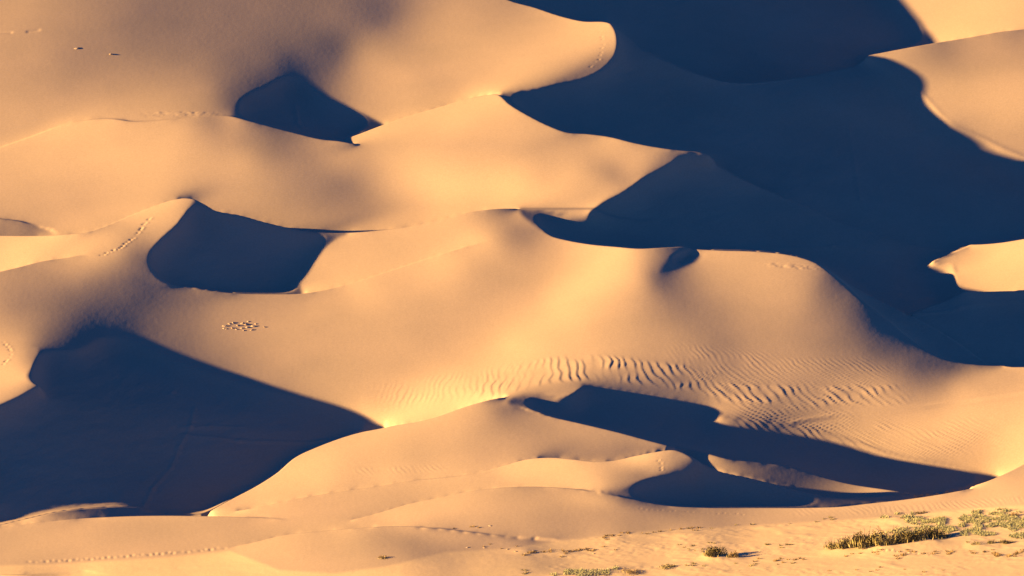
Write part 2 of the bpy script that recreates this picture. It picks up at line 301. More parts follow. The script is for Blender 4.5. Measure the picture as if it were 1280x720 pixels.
    def stencil(L):
        """coefficients: diagonal, down 1 and 2, and to the next column at rows -1, 0, +1"""
        nv, nu, h2 = L.nv, L.nu, L.step**2; Wv = (L.Wv+L.ew)/h2; Wh = L.Wh/h2
        d = np.full((nv,nu), 1e-7); d1 = np.zeros((nv-1,nu)); d2 = np.zeros((nv-2,nu))
        e = {q: np.zeros((nv,nu-1)) for q in (-1,0,1)}       # couples (j,i) with (j+q,i+1)
        d[:,1:] += Wh; d[:,:-1] += Wh; e[0] -= Wh
        d[:-1] += Wv; d[1:] += Wv; d1 -= Wv
        for rows, cols, k, r0, c0 in L.K:                     # k*dh*dv, both ways; dh = x(r,i+1)-x(r,i), dv = x(top,c)-x(bottom,c)
            k = k/h2
            for sv, rv in ((1,0),(-1,1)):                     # the vertical link's ends
                for shh, ch_ in ((1,1),(-1,0)):               # the horizontal link's ends
                    w = k*sv*shh; dr, dc = rv-r0, c0-ch_
                    if dr == 0 and dc == 0: d[r0:nv-1+r0, c0:nu-1+c0] += 2*w
                    elif dc == 0: d1[:, c0:nu-1+c0] += w
                    elif dr == 0: e[0][r0:nv-1+r0] += w
                    elif c0 == 1: e[dr][r0:nv-1+r0] += w      # from (r0, 0) to (rv, 1)
                    else: e[-dr][rv:nv-1+rv] += w             # from (rv, 0) to (r0, 1)
        wb = L.bv; d[2:] += wb; d[1:-1] += 4*wb; d[:-2] += wb; d1[1:] -= 2*wb; d1[:-1] -= 2*wb; d2 += wb
        return d, d1, d2, e
    def factor(L):
        d, d1, d2, e = L.stencil(); nv, nu = L.nv, L.nu; L.e = e; L.G = np.zeros((nu, nv, nv), np.float32); r = np.arange(nv); S = None
        for i in range(nu):
            D = np.zeros((nv,nv)); D[r,r] = d[:,i]; D[r[:-1],r[1:]] = D[r[1:],r[:-1]] = d1[:,i]; D[r[:-2],r[2:]] = D[r[2:],r[:-2]] = d2[:,i]
            if i: D -= L.Et(i-1, L.Et(i-1, G).T)
            G = np.linalg.inv(D); G = .5*(G+G.T); L.G[i] = G
    def Et(L, i, X):                                          # E^T X, E = coupling of column i to column i+1
        e = L.e; c = lambda q: e[q][:,i][:,None] if X.ndim == 2 else e[q][:,i]
        o = c(0)*X; o[1:] += (c(1)*X)[:-1]; o[:-1] += (c(-1)*X)[1:]
        return o
    def E(L, i, x):
        e = L.e; o = e[0][:,i]*x; o[:-1] += e[1][:-1,i]*x[1:]; o[1:] += e[-1][1:,i]*x[:-1]
        return o
    def direct(L, b):
        nu = L.nu; t = np.zeros_like(b).T.copy(); f = b.T.copy()
        for i in range(nu):
            if i: f[i] -= L.Et(i-1, t[i-1])
            t[i] = L.G[i] @ f[i]
        for i in range(nu-2, -1, -1): t[i] -= L.G[i] @ L.E(i, t[i+1])
        return t.T.copy()
    def active(L, y):
        """keep every slope that is seen facing the camera and every crest in front of what it hides"""
        dv = (y[:-1]-y[1:])/L.step
        lo = np.where(L.okv > 0, LO, np.maximum(JUMP, L.jr/L.step))
        L.mu = np.clip(L.mu+.8*(lo-dv), 0, 40.); on = L.mu > 0; big = (dv > 9.)&(L.okv > 0)
        L.ew = np.where(on|big, WX, 0.); L.et = np.where(on, lo+L.mu, 8.5)
        return int(on.sum()), int((dv < lo-.3).sum()), int(big.sum())
class Transfer:
    """nested grids, never across a crest line"""
    def __init__(T, F):
        okv, okh = F.okv, F.okh; nv, nu = F.nv, F.nu; T.sh = (nv, nu)
        a, b = okh[::2,::2], okh[::2,1::2]; n = np.maximum(a+b,1); T.l, T.r = a/n, b/n
        a, b = okv[::2,::2], okv[1::2,::2]; n = np.maximum(a+b,1); T.t, T.b = a/n, b/n
        gh = (T.l+T.r) > 0; gv = (T.t+T.b) > 0
        w = [okv[::2,1::2]*gh[:-1], okv[1::2,1::2]*gh[1:], okh[1::2,::2]*gv[:,:-1], okh[1::2,1::2]*gv[:,1:]]
        n = np.maximum(sum(w),1); T.w = [q/n for q in w]
    def up(T, c):
        f = np.zeros(T.sh); f[::2,::2] = c
        f[::2,1::2] = T.l*c[:,:-1]+T.r*c[:,1:]; f[1::2,::2] = T.t*c[:-1]+T.b*c[1:]
        f[1::2,1::2] = T.w[0]*f[:-1:2,1::2]+T.w[1]*f[2::2,1::2]+T.w[2]*f[1::2,:-1:2]+T.w[3]*f[1::2,2::2]
        return f
    def down(T, f):
        f = f.copy(); m = f[1::2,1::2]
        f[:-1:2,1::2] += T.w[0]*m; f[2::2,1::2] += T.w[1]*m; f[1::2,:-1:2] += T.w[2]*m; f[1::2,2::2] += T.w[3]*m
        c = f[::2,::2].copy(); h = f[::2,1::2]; v = f[1::2,::2]
        c[:,:-1] += T.l*h; c[:,1:] += T.r*h; c[:-1] += T.t*v; c[1:] += T.b*v
        return c
def solve(verbose=False, rounds=7, its=60):
    t0 = time.time(); Lc = Level(8.0, None); Lc = Level(4.0, Lc.sl)
    if verbose: print('tone', round(time.time()-t0,1))
    for k in range(rounds):
        Lc.factor(); y = Lc.direct(Lc.rhs()); y += Lc.direct(Lc.rhs()-Lc.A(y))
        for q in range(2):
            Lc.assemble(y); y = Lc.direct(Lc.rhs())
        bb = Lc.active(y)
        if verbose: print('4px', bb, round(time.time()-t0,1))
    L = Level(2.0, Lc.sl); y = y0 = prolong(y, L.cv, L.ch)      # the fine grid only sharpens
    d = L.stencil()[0] + ANCHOR
    if L.bh is not None: dd = d.T; dd[2:] += L.bh; dd[1:-1] += 4*L.bh; dd[:-2] += L.bh
    A = lambda x: L.A(x)+ANCHOR*x
    r = L.rhs()+ANCHOR*y0-A(y); z = r/d; p = z.copy(); rz = (r*z).sum(); z0 = rz
    for q in range(its):
        Ap = A(p); a = rz/(p*Ap).sum(); y = y+a*p; r -= a*Ap; z = r/d; rn = (r*z).sum(); p = z+(rn/rz)*p; rz = rn
    if verbose: print('2px', rz/z0, round(time.time()-t0,1))
    us, vs, cv, ch, sh, phi, step, sl = L.us, L.vs, L.cv, L.ch, L.sh, L.phi, L.step, L.sl
    # where a shadow would reach too far: slide what it falls on along the line of sight
    ss = lambda a, b, x: np.clip((x-a)/(b-a), 0, 1)**2*(3-2*np.clip((x-a)/(b-a), 0, 1)); Ug, Vg = us[None], vs[:,None]
    ln = lambda nm: np.interp(us, LINES[nm][:,0], LINES[nm][:,1])[None]
    def bump(a, b):
        q = np.interp(us, a, b)
        for _ in range(500): q[1:-1] = .25*q[:-2]+.5*q[1:-1]+.25*q[2:]
        return q
    y -= SHIFT_A*ss(790,1120,Ug)*ss(170,80,Vg)*(Vg > ln('far'))
    y += bump([835,870,915,955,1000,1050,1110,1170], [0,-28,-38,-28,-10,10,14,0])[None]*(Vg > ln('hollow'))*(Vg < ln('nose'))
    y += bump([20,150,330,420,480,550,650,820], [0,6,24,36,60,60,28,0])[None]*ss(182,258,Vg)*(Vg < ln('peak'))
    y += 6*ss(455,525,Ug)*ss(720,560,Ug)*ss(470,512,Vg)*(Vg < ln('front'))
    y -= y[int((VC-V0)/step), int((UC-U0)/step)]
    return dict(us=us, vs=vs, cv=cv, ch=ch, sh=sh, y=y, phi=phi, step=step, slope=sl)
# ---------------------------------------------------------------- height sheet from the solved depths
SC = 0.15                                            # metres per unit
CD, CZ = FPX*math.cos(PITCH), FPX*math.sin(PITCH)
def zray(v, Y):
    b = (VC-v)/FPX; dy = math.cos(PITCH)+b*math.sin(PITCH); dz = -math.sin(PITCH)+b*math.cos(PITCH)
    return CZ + (Y+CD)*dz/dy
def vproj(Y, Z):
    f = (Y+CD)*math.cos(PITCH)-(Z-CZ)*math.sin(PITCH); p = (Y+CD)*math.sin(PITCH)+(Z-CZ)*math.cos(PITCH)
    return VC - FPX*p/f
def height_sheet(s, Yg, cols):
    """profiles along each column, on the depths Yg; returns height, shadow dip and picture row"""
    us, vs, cv, y, step = s['us'], s['vs'], s['cv'], s['y'], s['step']
    shn = np.pad(s['sh'], 1, mode='edge'); shn = (shn[1:,1:]+shn[:-1,1:]+shn[1:,:-1]+shn[:-1,:-1])/4
    soft = blur(shn, int(70*(2/step)**2)); dip = DIP*np.clip((soft-.5)*2, 0, 1)*np.clip(2*blur(shn, 2)-1, 0, 1)
    nv = len(vs); H = np.zeros((len(Yg), len(us))); VV = np.zeros_like(H); DP = np.zeros_like(H)
    OV = 6; dY = Yg[1]-Yg[0]; Yf = Yg[0]+dY/OV*np.arange(-3*OV, (len(Yg)+3)*OV)
    ker = np.exp(-.5*(np.arange(-14,15)/OV/PRE)**2); ker /= ker.sum()
    okv = np.isnan(cv); gr = np.where(okv, (y[:-1]-y[1:])/step, 0); gn = okv.astype(float)
    for _ in range(6):
        gr = np.pad(gr, ((0,0),(1,1)), mode='edge'); gr = gr[:,:-2]+2*gr[:,1:-1]+gr[:,2:]
        gn = np.pad(gn, ((0,0),(1,1)), mode='edge'); gn = gn[:,:-2]+2*gn[:,1:-1]+gn[:,2:]
    gr = np.where(gn > 0, gr/np.maximum(gn,1e-9), 2.5)
    for i in range(len(us)):
        vv = []; pv = []; yy = []; kk = []; dd = []
        for j in range(nv-1, 0, -1):                 # from the bottom of the picture up
            vv.append(vs[j]); pv.append(vs[j]); yy.append(y[j,i]); dd.append(dip[j,i]); kk.append(0)
            c = cv[j-1,i]
            if c == c:
                g0 = gr[min(j,nv-2),i]; g1 = gr[max(j-2,0),i]
                yf = y[j,i]+min(max(g0,.5),6)*(vs[j]-c); yb = y[j-1,i]-min(max(g1,.5),6)*(c-vs[j-1])
                if yb < yf+.1: yf = yb = .5*(yf+yb)
                gap = yb-yf
                zf, zb = zray(c, yf), zray(c, yb)
                n = 14; qb = (1/min(max(g1,.7),9)-math.sin(PITCH))/math.cos(PITCH)
                for q in range(n+1):
                    t = q/n; Yq = yf+gap*t; line = zf+(zb-zf)*t
                    a = zf-.68*(Yq-yf); b_ = zb-qb*(yb-Yq); hid = .5*(a+b_+math.sqrt((a-b_)**2+4.0))
                    vv.append(None); pv.append(c+.05 if q < n else c-.05); yy.append(Yq+q*1e-6); dd.append(dip[j,i]*(1-t)+dip[j-1,i]*t)
                    kk.append(line if q in (0,n) else min(line-.02*gap*t*(1-t), hid))
        yy = np.array(yy); dd = np.array(dd)
        zz = np.array([k if v is None else float(zray(v, Y)) for v, Y, k in zip(vv, yy, kk)])
        yy = np.maximum.accumulate(yy+np.arange(len(yy))*1e-7)
        h = np.interp(Yf, yy, zz-dd)
        lo, hi = yy[0], yy[-1]
        h = np.where(Yf < lo, zz[0]-.02*(lo-Yf), h); h = np.where(Yf > hi, zz[-1]+.03*np.minimum(Yf-hi, 400)-.1*np.maximum(Yf-hi-400,0), h)
        h = np.convolve(h, ker, 'same')[3*OV:-3*OV:OV]
        H[:,i] = h; VV[:,i] = np.interp(Yg, yy, pv); DP[:,i] = np.interp(Yg, yy, dd)/DIP
    return H, VV, DP
DIP, PRE = 11.0, .7
# ---------------------------------------------------------------- materials
def new_mat(name):
    m = bpy.data.materials.new(name); m.use_nodes = True; nt = m.node_tree
    b = nt.nodes['Principled BSDF']; b.inputs['Roughness'].default_value = 1.0; b.inputs['Specular IOR Level'].default_value = 0.0
    return m, nt, b
def sand_material():
    m, nt, b = new_mat('sand'); N, L = nt.nodes, nt.links
    tc = N.new('ShaderNodeTexCoord')
    n1 = N.new('ShaderNodeTexNoise'); n1.inputs['Scale'].default_value = 0.05; n1.inputs['Detail'].default_value = 6
    n2 = N.new('ShaderNodeTexNoise'); n2.inputs['Scale'].default_value = 3.0; n2.inputs['Detail'].default_value = 3
    L.new(tc.outputs['Object'], n1.inputs['Vector']); L.new(tc.outputs['Object'], n2.inputs['Vector'])
    r1 = N.new('ShaderNodeValToRGB'); e = r1.color_ramp.elements
    e[0].position, e[0].color = .3, (*SAND_A, 1); e[1].position, e[1].color = .7, (*SAND_B, 1)
    L.new(n1.outputs['Fac'], r1.inputs['Fac'])
    mx = N.new('ShaderNodeMix'); mx.data_type = 'RGBA'; mx.blend_type = 'MULTIPLY'; mx.inputs['Factor'].default_value = 1
    r2 = N.new('ShaderNodeMapRange'); r2.inputs['From Min'].default_value = .3; r2.inputs['From Max'].default_value = .7; r2.inputs['To Min'].default_value = .93; r2.inputs['To Max'].default_value = 1.05
    L.new(n2.outputs['Fac'], r2.inputs['Value']); L.new(r1.outputs['Color'], mx.inputs['A']); L.new(r2.outputs['Result'], mx.inputs['B'])
    mp = N.new('ShaderNodeMapping'); mp.inputs['Scale'].default_value = (1.0, .35, 1.0); L.new(tc.outputs['Object'], mp.inputs['Vector'])
    n3 = N.new('ShaderNodeTexNoise'); n3.inputs['Scale'].default_value = 1.3; n3.inputs['Detail'].default_value = 5; n3.inputs['Roughness'].default_value = .6; L.new(mp.outputs['Vector'], n3.inputs['Vector'])
    bp = N.new('ShaderNodeBump'); bp.inputs['Strength'].default_value = .09; bp.inputs['Distance'].default_value = .09; L.new(n3.outputs['Fac'], bp.inputs['Height']); L.new(bp.outputs['Normal'], b.inputs['Normal'])
    at = N.new('ShaderNodeAttribute'); at.attribute_name = 'pale'                  # coarser, paler sand on the flat
    pl = N.new('ShaderNodeMix'); pl.data_type = 'RGBA'; pl.blend_type = 'MULTIPLY'; pl.inputs['B'].default_value = (1.32, 1.31, 1.14, 1)
    L.new(at.outputs['Fac'], pl.inputs['Factor']); L.new(mx.outputs['Result'], pl.inputs['A'])
    L.new(pl.outputs['Result'], b.inputs['Base Color'])
    return m
SAND_A, SAND_B = (.45, .365, .265), (.51, .405, .29)
M_SAND = sand_material()
# ---------------------------------------------------------------- small relief of the sand
RNG = np.random.RandomState(7); TAB = RNG.rand(256, 256)
def vnoise(x, y, seed=0):
    x = x+17.3*seed; y = y+9.1*seed; i = np.floor(x).astype(int); j = np.floor(y).astype(int); f = x-i; g = y-j
    f = f*f*(3-2*f); g = g*g*(3-2*g); T = lambda a, b: TAB[a & 255, b & 255]
    return (T(i,j)*(1-f)+T(i+1,j)*f)*(1-g)+(T(i,j+1)*(1-f)+T(i+1,j+1)*f)*g
def fbm(x, y, n=3, seed=0): return sum(.5**k*(vnoise(x*2**k, y*2**k, seed+k)-.5) for k in range(n))
def sstep(a, b, x): t = np.clip((x-a)/(b-a), 0, 1); return t*t*(3-2*t)
def band(u, v, line, up, dn, soft=4.0):
    """1 inside a strip round a traced line, fading out over soft"""
    lx, ly = [p[0] for p in line], [p[1] for p in line]; c = np.interp(u, lx, ly)
    return sstep(-up-soft, -up+soft, v-c)*sstep(dn+soft, dn-soft, v-c)*sstep(lx[0]-25, lx[0]+15, u)*sstep(lx[-1]+25, lx[-1]-15, u)
def saw(p): s = p-np.floor(p); return np.where(s < .8, (s/.8)**1.3, 1-(s-.8)/.2)
def ripples(U, V, seed, lam, lean, v0):
    """wind ripples, steep on the side away from the sun; forked and uneven"""
    uu = U+8*fbm(U/48, V/26, 3, seed)+3*fbm(U/11, V/8, 2, seed+5)
    q = uu-np.interp(U, lean[0], lean[1])*(V-v0)
    lu = np.arange(-200, 1500, 2.0); ph = np.cumsum(2.0/np.interp(lu, lam[0], lam[1]))
    return saw(np.interp(q, lu, ph)+.9*fbm(U/70, V/18, 2, seed+9))*np.clip(-.1+1.7*vnoise(U/22, V/9, seed+3), 0, 1.35)
def relief(U, V, Y):
    """height added to the sand, in units, at points seen at (U, V)"""
    d = np.zeros_like(U)
    lean = ([600,660,760,850,1000,1200,1300],[-.35,-.1,.4,.75,1.15,1.4,1.5])
    m1 = band(U, V, [(600,486),(640,474),(690,462),(740,459),(790,463),(850,472),(905,483)], 15, 15)
    d += .72*m1*ripples(U, V, 1, ([600,660,850,900],[9.5,11,10.5,8.5]), lean, 465)
    m2 = band(U, V, [(905,490),(960,492),(1020,494),(1120,492)], 10, 13)
    d += .72*m2*ripples(U, V, 2, ([900,960,1130],[10,13.5,12]), lean, 494)
    m3 = band(U, V, [(930,512),(1000,520),(1080,535),(1160,545),(1250,535)], 14, 26, 9)
    d += .42*m3*ripples(U, V, 3, ([900,1300],[9.5,10.5]), ([900,1300],[1.8,2.1]), 530)
    m4 = np.maximum(band(U, V, [(850,452),(930,462),(1010,470),(1100,474)], 22, 18, 9), band(U, V, [(470,498),(540,488),(600,478),(650,470)], 14, 16, 8))
    d += .3*m4*ripples(U, V, 4, ([400,1200],[7,8]), ([400,650,850,1100],[-.5,-.2,1.0,1.5]), 470)
    m5 = np.maximum(band(U, V, [(1000,640),(1080,638),(1180,632),(1280,625)], 4, 5, 3), band(U, V, [(450,590),(500,588),(550,584)], 5, 5, 3))
    d += .25*m5*ripples(U, V, 5, ([400,1300],[7,7]), ([0,1300],[1.0,1.0]), 630)
    # a low terrace across the right slope
    c = np.interp(U, [985,1044,1100,1156,1212,1280,1400], [530,521,516,510,501,491,476])
    d += 1.0*sstep(975,1010,U)*np.exp(-((V-c+1.5)/2.6)**2) - .5*sstep(975,1010,U)*np.exp(-((V-c-2.5)/2.5)**2)
    # trodden and slumped patches, little scarps
    d += .6*fbm(U/5, V/3, 3, 11)*np.maximum(band(U, V, [(965,331),(990,333),(1020,335)], 3, 3, 2), band(U, V, [(190,143),(225,142),(262,143)], 3, 3, 2))
    for (a, b, h, w) in (((35,39.5),(48,37.5),-.6,1.8),((-20,41),(14,40.5),-.7,1.5),
                         ((1078,168),(1100,176),-.3,1.5)):
        t = np.clip(((U-a[0])*(b[0]-a[0])+(V-a[1])*(b[1]-a[1]))/((b[0]-a[0])**2+(b[1]-a[1])**2), 0, 1)
        q = np.hypot((U-a[0]-t*(b[0]-a[0])), V-a[1]-t*(b[1]-a[1])); d += h*np.exp(-(q/w)**2)
    # footprints
    rs = np.random.RandomState(3)
    for line, gap, r, h in (([(36,702.5),(112,698.5),(180,693.5),(240,689),(287,684)], 7.5, 2.4, .55), ([(126,319),(150,310),(168,296),(180,281),(189,271)], 4.6, 1.7, 1.2),
                            ([(5,428),(14,438),(12,448),(2,456)], 4, 1.6, .9), ([(751,40),(754,55),(750,72),(738,84)], 4.5, 1.4, .5), ([(826,588),(827,580),(822,574)], 3.5, 1.4, 1.0),
                            ([(800,636),(860,640),(930,643)], 7, 1.3, .2), ([(1085,690),(1130,691),(1170,694)], 7, 1.3, .6)):
        line = np.array(line, float); L = np.r_[0, np.cumsum(np.hypot(*np.diff(line, axis=0).T))]; s = 0.0; k = 0
        while s < L[-1]:
            u, v = np.interp(s, L, line[:,0])+rs.uniform(-.8,.8), np.interp(s, L, line[:,1])+(.9 if k % 2 else -.9)*.6+rs.uniform(-.3,.3); a = rs.uniform(.25,1.3)
            i0, i1 = np.searchsorted(U[0], [u-9, u+9]); sub_ = np.s_[:, i0:i1]; q = ((U[sub_]-u)/r)**2+((V[sub_]-v)/(r*.62))**2
            d[sub_] += h*a*(-np.exp(-q)+.55*np.exp(-((U[sub_]-u-r*1.25)/r)**2-((V[sub_]-v)/(r*.7))**2)); s += gap*rs.uniform(.75,1.3); k += 1
    # the flat: lumpy, wind-scoured, with low hummocks round the plants
    fl = flatness(U, V)
    lump = np.clip(fbm(U/26, V/5, 3, 21)+.12, 0, 1)
    near = sstep(560, 800, U)
    d += fl*near*(.8*lump**1.5+.28*fbm(U/7, V/2.4, 3, 27)*sstep(-.02,.16,fbm(U/60, V/9, 2, 31)))
    d += fl*(.2*fbm(U/40, V/8, 3, 35)+.06*fbm(U/8, V/3, 2, 37))
    for (u, v, h, a, b) in HUMMOCKS: d += h*np.exp(-((U-u)/a)**2-((V-v)/b)**2)
    d += .03*fbm(U/5, V/4, 2, 41)+.35*fbm(U/70, V/40, 2, 43)                # nothing is quite smooth
    return d
def hollows(U, V):
    """the ground in the deep hollows: broad swells, faint slip lines and a few ledges"""
    d = 3.6*fbm(U/120, V/46, 3, 61)-2.2+.5*fbm(U/16+V/20, V/7, 3, 67)+.12*saw(U/9+V/6+1.5*fbm(U/40, V/20, 2, 71))*sstep(.45,.7,vnoise(U/50, V/25, 73))
    for line, h in (([(226,519.5),(262,519),(306,519.5)],.8), ([(228,529),(300,537),(400,541),(478,539)],1.0), ([(176,468),(215,478),(245,490)],.6), ([(243,497),(238,520),(224,545),(214,572),(190,600),(176,632)],.7), ([(1060,140),(1075,236),(1078,240)],.4), ([(1140,380),(1200,374),(1300,368)],1.0), ([(370,122),(372,142),(378,150)],.7), ([(950,300),(1040,296),(1110,303)],.9)):
        for a, b in zip(line[:-1], line[1:]):
            t = np.clip(((U-a[0])*(b[0]-a[0])+(V-a[1])*(b[1]-a[1]))/((b[0]-a[0])**2+(b[1]-a[1])**2), 0, 1); qx, qy = U-a[0]-t*(b[0]-a[0]), V-a[1]-t*(b[1]-a[1])
            d += h*np.exp(-(qx/3.2)**2-(qy/2.2)**2)
    return d
FLAT_EDGE = [(-200,712),(60,705),(200,697),(287,688),(350,712),(420,716),(480,708),(557,690),(640,684.5),(696,676.5),(760,668.5),(800,664),(875,660),(950,656),(1025,651),(1100,647),(1175,639),(1250,633),(1470,622)]
def flatness(U, V): return sstep(-2, 3, V-np.interp(U, [p[0] for p in FLAT_EDGE], [p[1] for p in FLAT_EDGE]))
HUMMOCKS = [(893,697.5,2.6,17,4.5),(920,698.5,1.2,12,3),(1052,690,2.2,22,5),(1100,686,4.2,34,7),(1150,680,3.6,34,7),(1200,668,1.5,40,9),(1120,651,1.2,30,5),(1222,682,1.4,16,4),(770,716,1.6,22,5),(720,721,2.0,36,6),(655,689,1.0,14,3),(700,691,1.0,24,3),(845,668,.9,40,3)]
# ---------------------------------------------------------------- the sand itself
S = solve(); YG = np.arange(-1640, 1560, 2.45); HG, VG, SHD = height_sheet(S, YG, None)
HG = blur(HG, 1)
US0 = S['us']; US = np.arange(-130, 1406, 1.6)
def recol(a):
    t = (US-US0[0])/(US0[1]-US0[0]); i = t.astype(int); f = t-i; return a[:,i]*(1-f)+a[:,i+1]*f
HG, VG, SHD = recol(HG), recol(VG), recol(SHD); UG = np.broadcast_to(US[None], HG.shape)
def same_side(nm, above): c = np.interp(UG, LINES[nm][:,0], LINES[nm][:,1]); return (VG < c-.5) if above else (VG > c+.5)
for (u, v, a, b, nm, above) in ((95,712,90,9,None,0), (1190,326,40,14,None,0)):      # ease out small knots
    i0, i1 = np.searchsorted(US, [u-3*a, u+3*a]); j = np.where((np.abs(VG[:,i0:i1]-v) < 3*b).any(1))[0]; w_ = np.s_[j[0]:j[-1]+1, i0:i1]
    ok = (same_side(nm, above)[w_] if nm else np.ones(HG[w_].shape)).astype(float)*(np.abs(VG[w_]-v) < 3*b)
    sm = blur(HG[w_]*ok, 180)/np.maximum(blur(ok, 180), 1e-6); k = np.exp(-((UG[w_]-u)/a)**2-((VG[w_]-v)/b)**2)*ok
    HG[w_] = HG[w_]*(1-k)+sm*k
SEEN = blur(np.where(np.abs(np.gradient(VG, axis=0)) > .05, 1.0, 0.0), 2)**2      # smooth where a crest hides the ground
HG = HG + SEEN*(relief(UG, VG, YG[:,None]) + SHD*hollows(UG, VG))
def world(Hh, Yv, Uv):
    F = (Yv+CD)*math.cos(PITCH)-(Hh-CZ)*math.sin(PITCH)
    return np.stack([(Uv-UC)/FPX*F, np.broadcast_to(Yv, Hh.shape), Hh], -1)*SC
CO = world(HG, YG[:,None]+0*HG, UG)
NRM = np.zeros_like(CO); a = np.gradient(CO, axis=1); b = np.gradient(CO, axis=0); NRM = np.cross(a, b); NRM /= np.linalg.norm(NRM, axis=-1, keepdims=True); del a, b
PALE = flatness(UG, VG)
def struct(o, kind='structure'): o['kind'] = kind; return o
def sand_piece(name, mask):
    """the quads of the sheet where mask holds, as one mesh"""
    ny, nx = HG.shape; idx = np.arange(ny*nx).reshape(ny, nx)
    q = np.stack([idx[:-1,:-1], idx[:-1,1:], idx[1:,1:], idx[1:,:-1]], -1)[mask].reshape(-1,4)
    use, inv = np.unique(q, return_inverse=True); q = inv.reshape(-1,4)
    me = bpy.data.meshes.new(name); me.vertices.add(len(use)); me.vertices.foreach_set('co', CO.reshape(-1,3)[use].astype(np.float32).ravel())
    me.loops.add(q.size); me.loops.foreach_set('vertex_index', q.astype(np.int32).ravel())
    me.polygons.add(len(q)); me.polygons.foreach_set('loop_start', np.arange(0, q.size, 4, dtype=np.int32))
    me.polygons.foreach_set('use_smooth', np.ones(len(q), bool)); me.update(calc_edges=True); me.materials.append(M_SAND)
    at = me.attributes.new('pale', 'FLOAT', 'POINT'); at.data.foreach_set('value', PALE.ravel()[use].astype(np.float32))
    me.normals_split_custom_set_from_vertices(NRM.reshape(-1,3)[use].astype(np.float32))
    o = bpy.data.objects.new(name, me); C.objects.link(o); return struct(o)
def edge(*p): return np.array([q for part in p for q in part], float)
BORDERS = [np.array(FLAT_EDGE, float),
    edge([(-200,700)], sub('low_back',-100,254), sub('front',256,632), [(660,490),(700,484),(728,479.5),(831,498),(899,518),(961,528),(1032,540),(1100,562),(1175,579),(1246,595),(1300,580),(1470,545)]),
    edge([(-200,368)], sub('shelf',-100,112), [(150,329),(190,348)], sub('lobe',215,610), [(640,293)], sub('main',676,1500)),
    edge([(-200,300)], sub('peak',-100,646), [(690,266),(736,269),(752,254),(790,232),(824,212),(850,197.5)], sub('bowl',891,1500)),
    edge([(-200,232)], sub('left_hill',-100,429), sub('bowl',440,891), [(892,193.4)], sub('bowl',900,1500)),
    edge([(-200,-900),(540,-700)], sub('far',560,1500))]
uc = US[:-1]+.8; vc = .25*(VG[:-1,:-1]+VG[1:,:-1]+VG[:-1,1:]+VG[1:,1:])
rank = sum((vc < np.interp(uc, e[:,0], e[:,1])[None]).astype(int) for e in BORDERS)
for k in range(len(BORDERS)+1):
    if (rank == k).any(): sand_piece('sand_flat' if k == 0 else 'sand_dune', rank == k)
# the plain that the dunes lie on, out to the horizon
zl = float(CO[...,2].min())-1.0
me = bpy.data.meshes.new('plain'); w = 16000.0
me.from_pydata([(-w,-w,zl),(w,-w,zl),(w,w,zl),(-w,w,zl)], [], [(0,1,2,3)]); me.materials.append(M_SAND)
plain = bpy.data.objects.new('plain', me); C.objects.link(plain); struct(plain)
# where a picture point lies on the sand
def on_sand(u, v):
    i = int(np.clip(round((u-US[0])/1.6), 1, len(US)-2)); col = VG[:,i]
    j = int(np.argmin(np.abs(col-v)+1e-4*np.arange(len(col)))); return Vector(CO[j,i]), Vector(NRM[j,i])
# ---------------------------------------------------------------- plants and clods
def leaf_material(name, base, tip):
    m, nt, b = new_mat(name); N, L = nt.nodes, nt.links
    tc = N.new('ShaderNodeTexCoord'); n = N.new('ShaderNodeTexNoise'); n.inputs['Scale'].default_value = 1.6; n.inputs['Detail'].default_value = 3
    r = N.new('ShaderNodeValToRGB'); e = r.color_ramp.elements; e[0].position, e[0].color = .35, (*base, 1); e[1].position, e[1].color = .65, (*tip, 1)
    L.new(tc.outputs['Object'], n.inputs['Vector']); L.new(n.outputs['Fac'], r.inputs['Fac']); L.new(r.outputs['Color'], b.inputs['Base Color'])
    return m
M_BRUSH = leaf_material('dark_brush', (.10,.095,.038), (.24,.20,.085))
M_OLIVE = leaf_material('olive_grass', (.28,.26,.11), (.48,.41,.19))
M_GREEN = leaf_material('pale_green_grass', (.44,.48,.25), (.60,.58,.33))
M_STRAW = leaf_material('straw', (.36,.25,.095), (.52,.38,.17))
M_STEM = leaf_material('stem', (.09,.065,.04), (.14,.10,.06))
RND = random.Random(11)
def unit_at(p): return ((p[1]/SC+CD)*math.cos(PITCH)-(p[2]/SC-CZ)*math.sin(PITCH))/FPX*SC          # metres per picture unit there
def blades(n, rx, ry, h, w, lean=.5, curl=.5, droop=0):
    """n grass blades, each two bent faces, over an ellipse; taller towards the middle"""
    V, F = [], []
    for _ in range(n):
        a = RND.uniform(0, 2*math.pi); q = math.sqrt(RND.random()); x, y = rx*q*math.cos(a), ry*q*math.sin(a)
        hh = h*(1-.62*q*q)*RND.uniform(.5, 1.12); d = a+RND.uniform(-.9,.9); l = lean*hh*(.3+q)*RND.uniform(.3,1.3); ww = w*RND.uniform(.6,1.3); t = RND.uniform(0, math.pi); cx, cy = ww*math.cos(t), ww*math.sin(t)
        mx, my = x+l*.35*math.cos(d), y+l*.35*math.sin(d); ex, ey = x+l*math.cos(d), y+l*math.sin(d); k = len(V)
        V += [(x-cx,y-cy,-.05*h),(x+cx,y+cy,-.05*h),(mx+cx*.8,my+cy*.8,hh*.6),(mx-cx*.8,my-cy*.8,hh*.6),(ex,ey,hh*(1-droop*RND.random()))]
        F += [(k,k+1,k+2,k+3),(k+3,k+2,k+4)]
    return V, F
